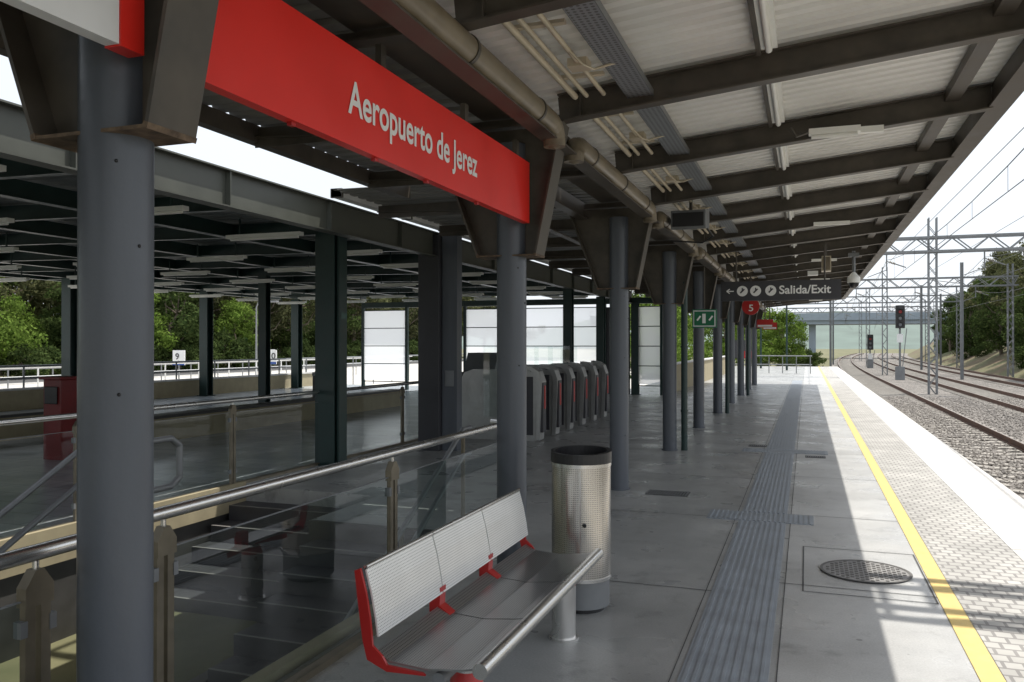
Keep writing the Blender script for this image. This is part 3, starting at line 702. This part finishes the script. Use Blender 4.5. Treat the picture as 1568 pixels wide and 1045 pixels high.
def signal(X,Y,zt):
    X+=off(Y)
    s=B('railway_signal'); s.cyl((X,Y,-.9),(X,Y,zt),.07,'galv',n=12); s.box(X-.3,X+.3,Y-.3,Y-.1,zt-1.3,zt+.1,'black'); s.cyl((X,Y-.2,zt+.05),(X,Y-.19,zt+.3),.3,'black')
    for q in range(3):
        z=zt-1.05+q*.45; s.cyl((X,Y-.34,z),(X,Y-.30,z),.12,'lens' if q==2 else 'galv',n=16); s.cyl((X,Y-.48,z+.02),(X,Y-.30,z+.02),.15,'black',n=16,caps=False)
    s.box(X-.2,X+.2,Y-.15,Y-.1,zt-2.3,zt-1.7,'signw'); s.box(X-.3,X+.3,Y-.2,Y+.2,-.9,.1,'galv')
    s.beam((X+.1,Y+.1,-.8),(X+.5,Y+.6,zt-1.3),.04,.04,'galv'); s.done()
signal(6.2,64,4.1); signal(14.4,62,4.3); signal(6.0,95,2.4)

b=B('road_bridge'); b.box(-40,70,158,166,5.3,6.6,'bridge'); b.box(-40,70,157.6,158,6.0,7.3,'bridge')
for X in (-14,1.0,22,40): b.box(X-.6,X+.6,160,164,-.9,5.3,'bridge')
X=-40
while X<70: b.box(X,X+.08,157.5,157.6,7.3,8.1,'galv'); X+=2
b.box(-40,70,157.5,157.6,8.1,8.18,'galv'); b.done()
def eh(d_,Y): return 5.0*max(0,min(1,d_/10))*max(0,min(1,(Y-35)/35))
em=B('embankment'); nx,ny=18,58; vs=[]
for i in range(nx):
    for k in range(ny):
        Y=20+k*4; X=15.2+off(Y)+i*2.0
        vs.append((X,Y,-.93+eh(i*2.0,Y)+random.uniform(-.3,.3)*(i>0)))
em.add(vs,[(i*ny+k,(i+1)*ny+k,(i+1)*ny+k+1,i*ny+k+1) for i in range(nx-1) for k in range(ny-1)],'earth',True); em.done()
hl=B('hill'); vs=[];n=80
for i in range(n+1):
    X=-900+i*22.5; hh=14+8*math.sin(i*.21)+4*math.sin(i*.77+1); vs+=[(X,520,-1),(X,700,hh*1.2),(X,1000,hh)]
hl.add(vs,[(3*i+q,3*i+3+q,3*i+4+q,3*i+1+q) for i in range(n) for q in range(2)],'hill',True); hl.done()
hl=B('hill'); vs=[]
for i in range(n+1):
    Y=-500+i*22.5; hh=13+6*math.sin(i*.31)+3*math.sin(i*.9+1); vs+=[(-190,Y,-1),(-260,Y,hh)]
hl.add(vs,[(2*i,2*i+1,2*i+3,2*i+2) for i in range(n)],'hill',True); hl.done()

# ---------------------------------------------------------------- trees
def tree_mesh(name,H,W,trunk,leaf,nl=7000,ls=.17,seed=0,nb=14,bare=.35,flat=1.0):
    rs=np.random.RandomState(seed); rnd=random.Random(seed)
    b=B(name)
    pts=[Vector((0,0,-.5))]; nsg=6
    for i in range(1,nsg+1): pts.append(Vector((rnd.uniform(-.12,.12)*i*W*.12,rnd.uniform(-.12,.12)*i*W*.12,H*.8*i/nsg)))
    for i in range(nsg): b.cyl(pts[i],pts[i+1],trunk*(1-i/(nsg+.6)),'bark',r1=trunk*(1-(i+1)/(nsg+.6)),n=8,caps=False)
    cl=[]
    for i in range(nb):
        t=bare+(1-bare)*(i+.5)/nb; zc=H*t
        prof=math.sin(math.pi*min(1,max(.05,(t-bare)/(1-bare)*.8+.15)))
        a=i*2.4+rnd.uniform(-.4,.4); rr=W*.5*prof*rnd.uniform(.35,1.0)
        c=Vector((rr*math.cos(a),rr*math.sin(a),zc+rnd.uniform(-.04,.04)*H)); r=W*rnd.uniform(.12,.22)
        s0=pts[max(1,min(nsg,int(t*.75/.8*nsg)))]
        mid=(s0+c)/2+Vector((0,0,-.05*H)); b.cyl(s0,mid,trunk*.35,'bark',r1=trunk*.22,n=6,caps=False); b.cyl(mid,c,trunk*.22,'bark',r1=trunk*.06,n=5,caps=False)
        cl.append((c,r))
        for q in range(2):
            cl.append((c+Vector((rnd.uniform(-1,1),rnd.uniform(-1,1),rnd.uniform(-.5,.6)))*r*1.2,r*rnd.uniform(.35,.6)))
    cl.append((Vector((0,0,H*.93)),W*.13))
    w=np.array([r**2 for c,r in cl]); w/=w.sum()
    idx=rs.choice(len(cl),nl,p=w)
    C=np.array([tuple(c) for c,r in cl])[idx]; Rr=np.array([r for c,r in cl])[idx]
    d=rs.normal(size=(nl,3)); d/=np.linalg.norm(d,axis=1)[:,None]
    rad=Rr*(rs.rand(nl)**.45)*(1+.3*rs.rand(nl)); P=C+d*rad[:,None]*np.array([1,1,.75*flat])
    nrm=d+rs.normal(size=(nl,3))*.7; nrm/=np.linalg.norm(nrm,axis=1)[:,None]
    u=np.cross(nrm,rs.normal(size=(nl,3))); u/=np.linalg.norm(u,axis=1)[:,None]; v=np.cross(nrm,u)
    s=ls*(.6+.8*rs.rand(nl))[:,None]
    Q=np.stack([P-u*s,P-v*s*.5,P+u*s,P+v*s*.5],1).reshape(-1,3)
    o=len(b.v); b.v+=Q.tolist(); mi=b.mi(leaf)
    b.f+=[[o+4*i,o+4*i+1,o+4*i+2,o+4*i+3] for i in range(nl)]; b.m+=[mi]*nl; b.sm+=[False]*nl
    me=D.meshes.new(name); me.from_pydata([tuple(p) for p in b.v],[],b.f)
    for k in b.mats: me.materials.append(M[k])
    me.polygons.foreach_set('material_index',b.m); me.update()
    return me
T={'euc':[tree_mesh('eucalyptus_tree',13,8,.28,'leafe',9500,.18,s,16,.3) for s in (1,2)],
   'dark':[tree_mesh('pine_tree',9,6.5,.22,'leafd',7500,.16,s,14,.2) for s in (3,4)],
   'light':[tree_mesh('acacia_tree',6,5.5,.14,'leafl',7000,.12,s,12,.2) for s in (5,6)],
   'bush':[tree_mesh('shrub',2.2,3.6,.06,'leafd',3000,.11,s,10,.05) for s in (7,8)]}
def plant(kind,X,Y,z=-.9,s=1.0,k=None):
    me=random.choice(T[kind]) if k is None else T[kind][k]
    ob=D.objects.new(me.name,me); ob.location=(X,Y,z); ob.rotation_euler=(0,0,random.uniform(0,6.28)); ss=s*random.uniform(.9,1.1); ob.scale=(ss,ss,ss*random.uniform(.92,1.08)); COL.objects.link(ob)
# embankment trees: distance from the foot of the slope
for (k,d_,Y,s) in (('euc',3.2,64,.85),('euc',6,72,.95),('dark',2.6,80,.75),('euc',4.6,86,.8),('dark',3,95,.85),('dark',7,91,1.0),('euc',4.2,104,.75),('dark',2.8,113,.8),('euc',7,118,.9),('dark',3.4,124,.75),('dark',3,136,.8),('dark',7,134,.9),('dark',10,100,1.1),('euc',11,80,1.0),('dark',5.5,145,.9),('dark',9.5,126,1.1),('dark',4,55,.6)):
    plant(k,15.2+off(Y)+d_,Y,-.95+eh(d_,Y)-.2,s)
for i in range(44):
    Y=random.uniform(46,150); d_=random.uniform(1.5,8); plant('bush',15.2+off(Y)+d_,Y,-.95+eh(d_,Y)-.1,random.uniform(.5,1.0))
for (k,X,Y,s) in (('light',-6.5,72,1.0),('light',-2.4,84,.9),('light',-9.5,66,1.0),('dark',-13,78,.9),('light',-5,90,1.1),('light',-11,58,.8),('dark',-18,90,.9),('light',-7.5,44,.6),('light',-8,52,.75),('dark',-1.5,120,.6),('light',-5,128,.8),('dark',-9,110,.9)):
    plant(k,X,Y,-.9,s)
for i in range(12): plant('bush',random.uniform(-5,.8),random.uniform(88,150),-.95,random.uniform(.5,.9))
y=14
while y<125:
    plant(random.choice(['euc','dark','light','euc']),-46+random.uniform(-2,2),y,-.3,random.uniform(.8,1.05))
    plant('dark' if random.random()<.5 else 'euc',-54+random.uniform(-3,3),y+random.uniform(-2,2),-.3,random.uniform(.9,1.15)); y+=3.9
for y in np.arange(12,100,2.6): plant('bush',-43.3+random.uniform(-.8,.8),y,-.3,random.uniform(.6,1.1))
for y in np.arange(14,110,3.5): plant('bush',-62+random.uniform(-2,2),y,-.3,random.uniform(1.6,2.4))
for (X,Y) in ((-43.5,25),(-44,33),(-43.5,42),(-44,56)): plant('light',X,Y,-.2,.9)

# ---------------------------------------------------------------- light
sv=Vector((.315,.25,1)).normalized()
sun=D.lights.new('sun','SUN'); sun.energy=5; sun.angle=R(.5); sun.color=(1,.955,.88)
so=D.objects.new('sun',sun); so.rotation_euler=sv.to_track_quat('Z','Y').to_euler(); so.location=(10,10,40); COL.objects.link(so)
w=D.worlds.new('World'); scene.world=w; w.use_nodes=True; nt=w.node_tree
bg=nt.nodes.get('Background') or nt.nodes.new('ShaderNodeBackground')
sky=nt.nodes.new('ShaderNodeTexSky'); sky.sky_type='NISHITA'; sky.sun_disc=False
sky.sun_elevation=math.asin(sv.z); sky.sun_rotation=math.atan2(sv.x,sv.y); sky.dust_density=4.0; sky.air_density=1.0; sky.ozone_density=1.0
mx=nt.nodes.new('ShaderNodeMix'); mx.data_type='RGBA'; mx.inputs[7].default_value=(7.8,8.2,8.7,1)
tcw=nt.nodes.new('ShaderNodeTexCoord'); nz=nt.nodes.new('ShaderNodeTexNoise'); nz.inputs['Scale'].default_value=1.6; nz.inputs['Detail'].default_value=3
nt.links.new(tcw.outputs['Generated'],nz.inputs['Vector'])
mr=nt.nodes.new('ShaderNodeMapRange'); mr.inputs[1].default_value=.3; mr.inputs[2].default_value=.7; mr.inputs[3].default_value=.65; mr.inputs[4].default_value=.9
nt.links.new(nz.outputs['Fac'],mr.inputs[0]); nt.links.new(mr.outputs[0],mx.inputs[0]); nt.links.new(sky.outputs[0],mx.inputs[6])
nt.links.new(mx.outputs[2],bg.inputs[0]); bg.inputs[1].default_value=.15
scene.view_settings.view_transform='Standard'; scene.view_settings.look='None'; scene.view_settings.exposure=0

cam=D.cameras.new('camera'); cam.lens=29; cam.sensor_width=36; cam.clip_end=5000; cam.clip_start=.05
co=D.objects.new('camera',cam); co.location=(0,0,1.65); co.rotation_euler=(R(90.25),0,R(19.65)); COL.objects.link(co); scene.camera=co
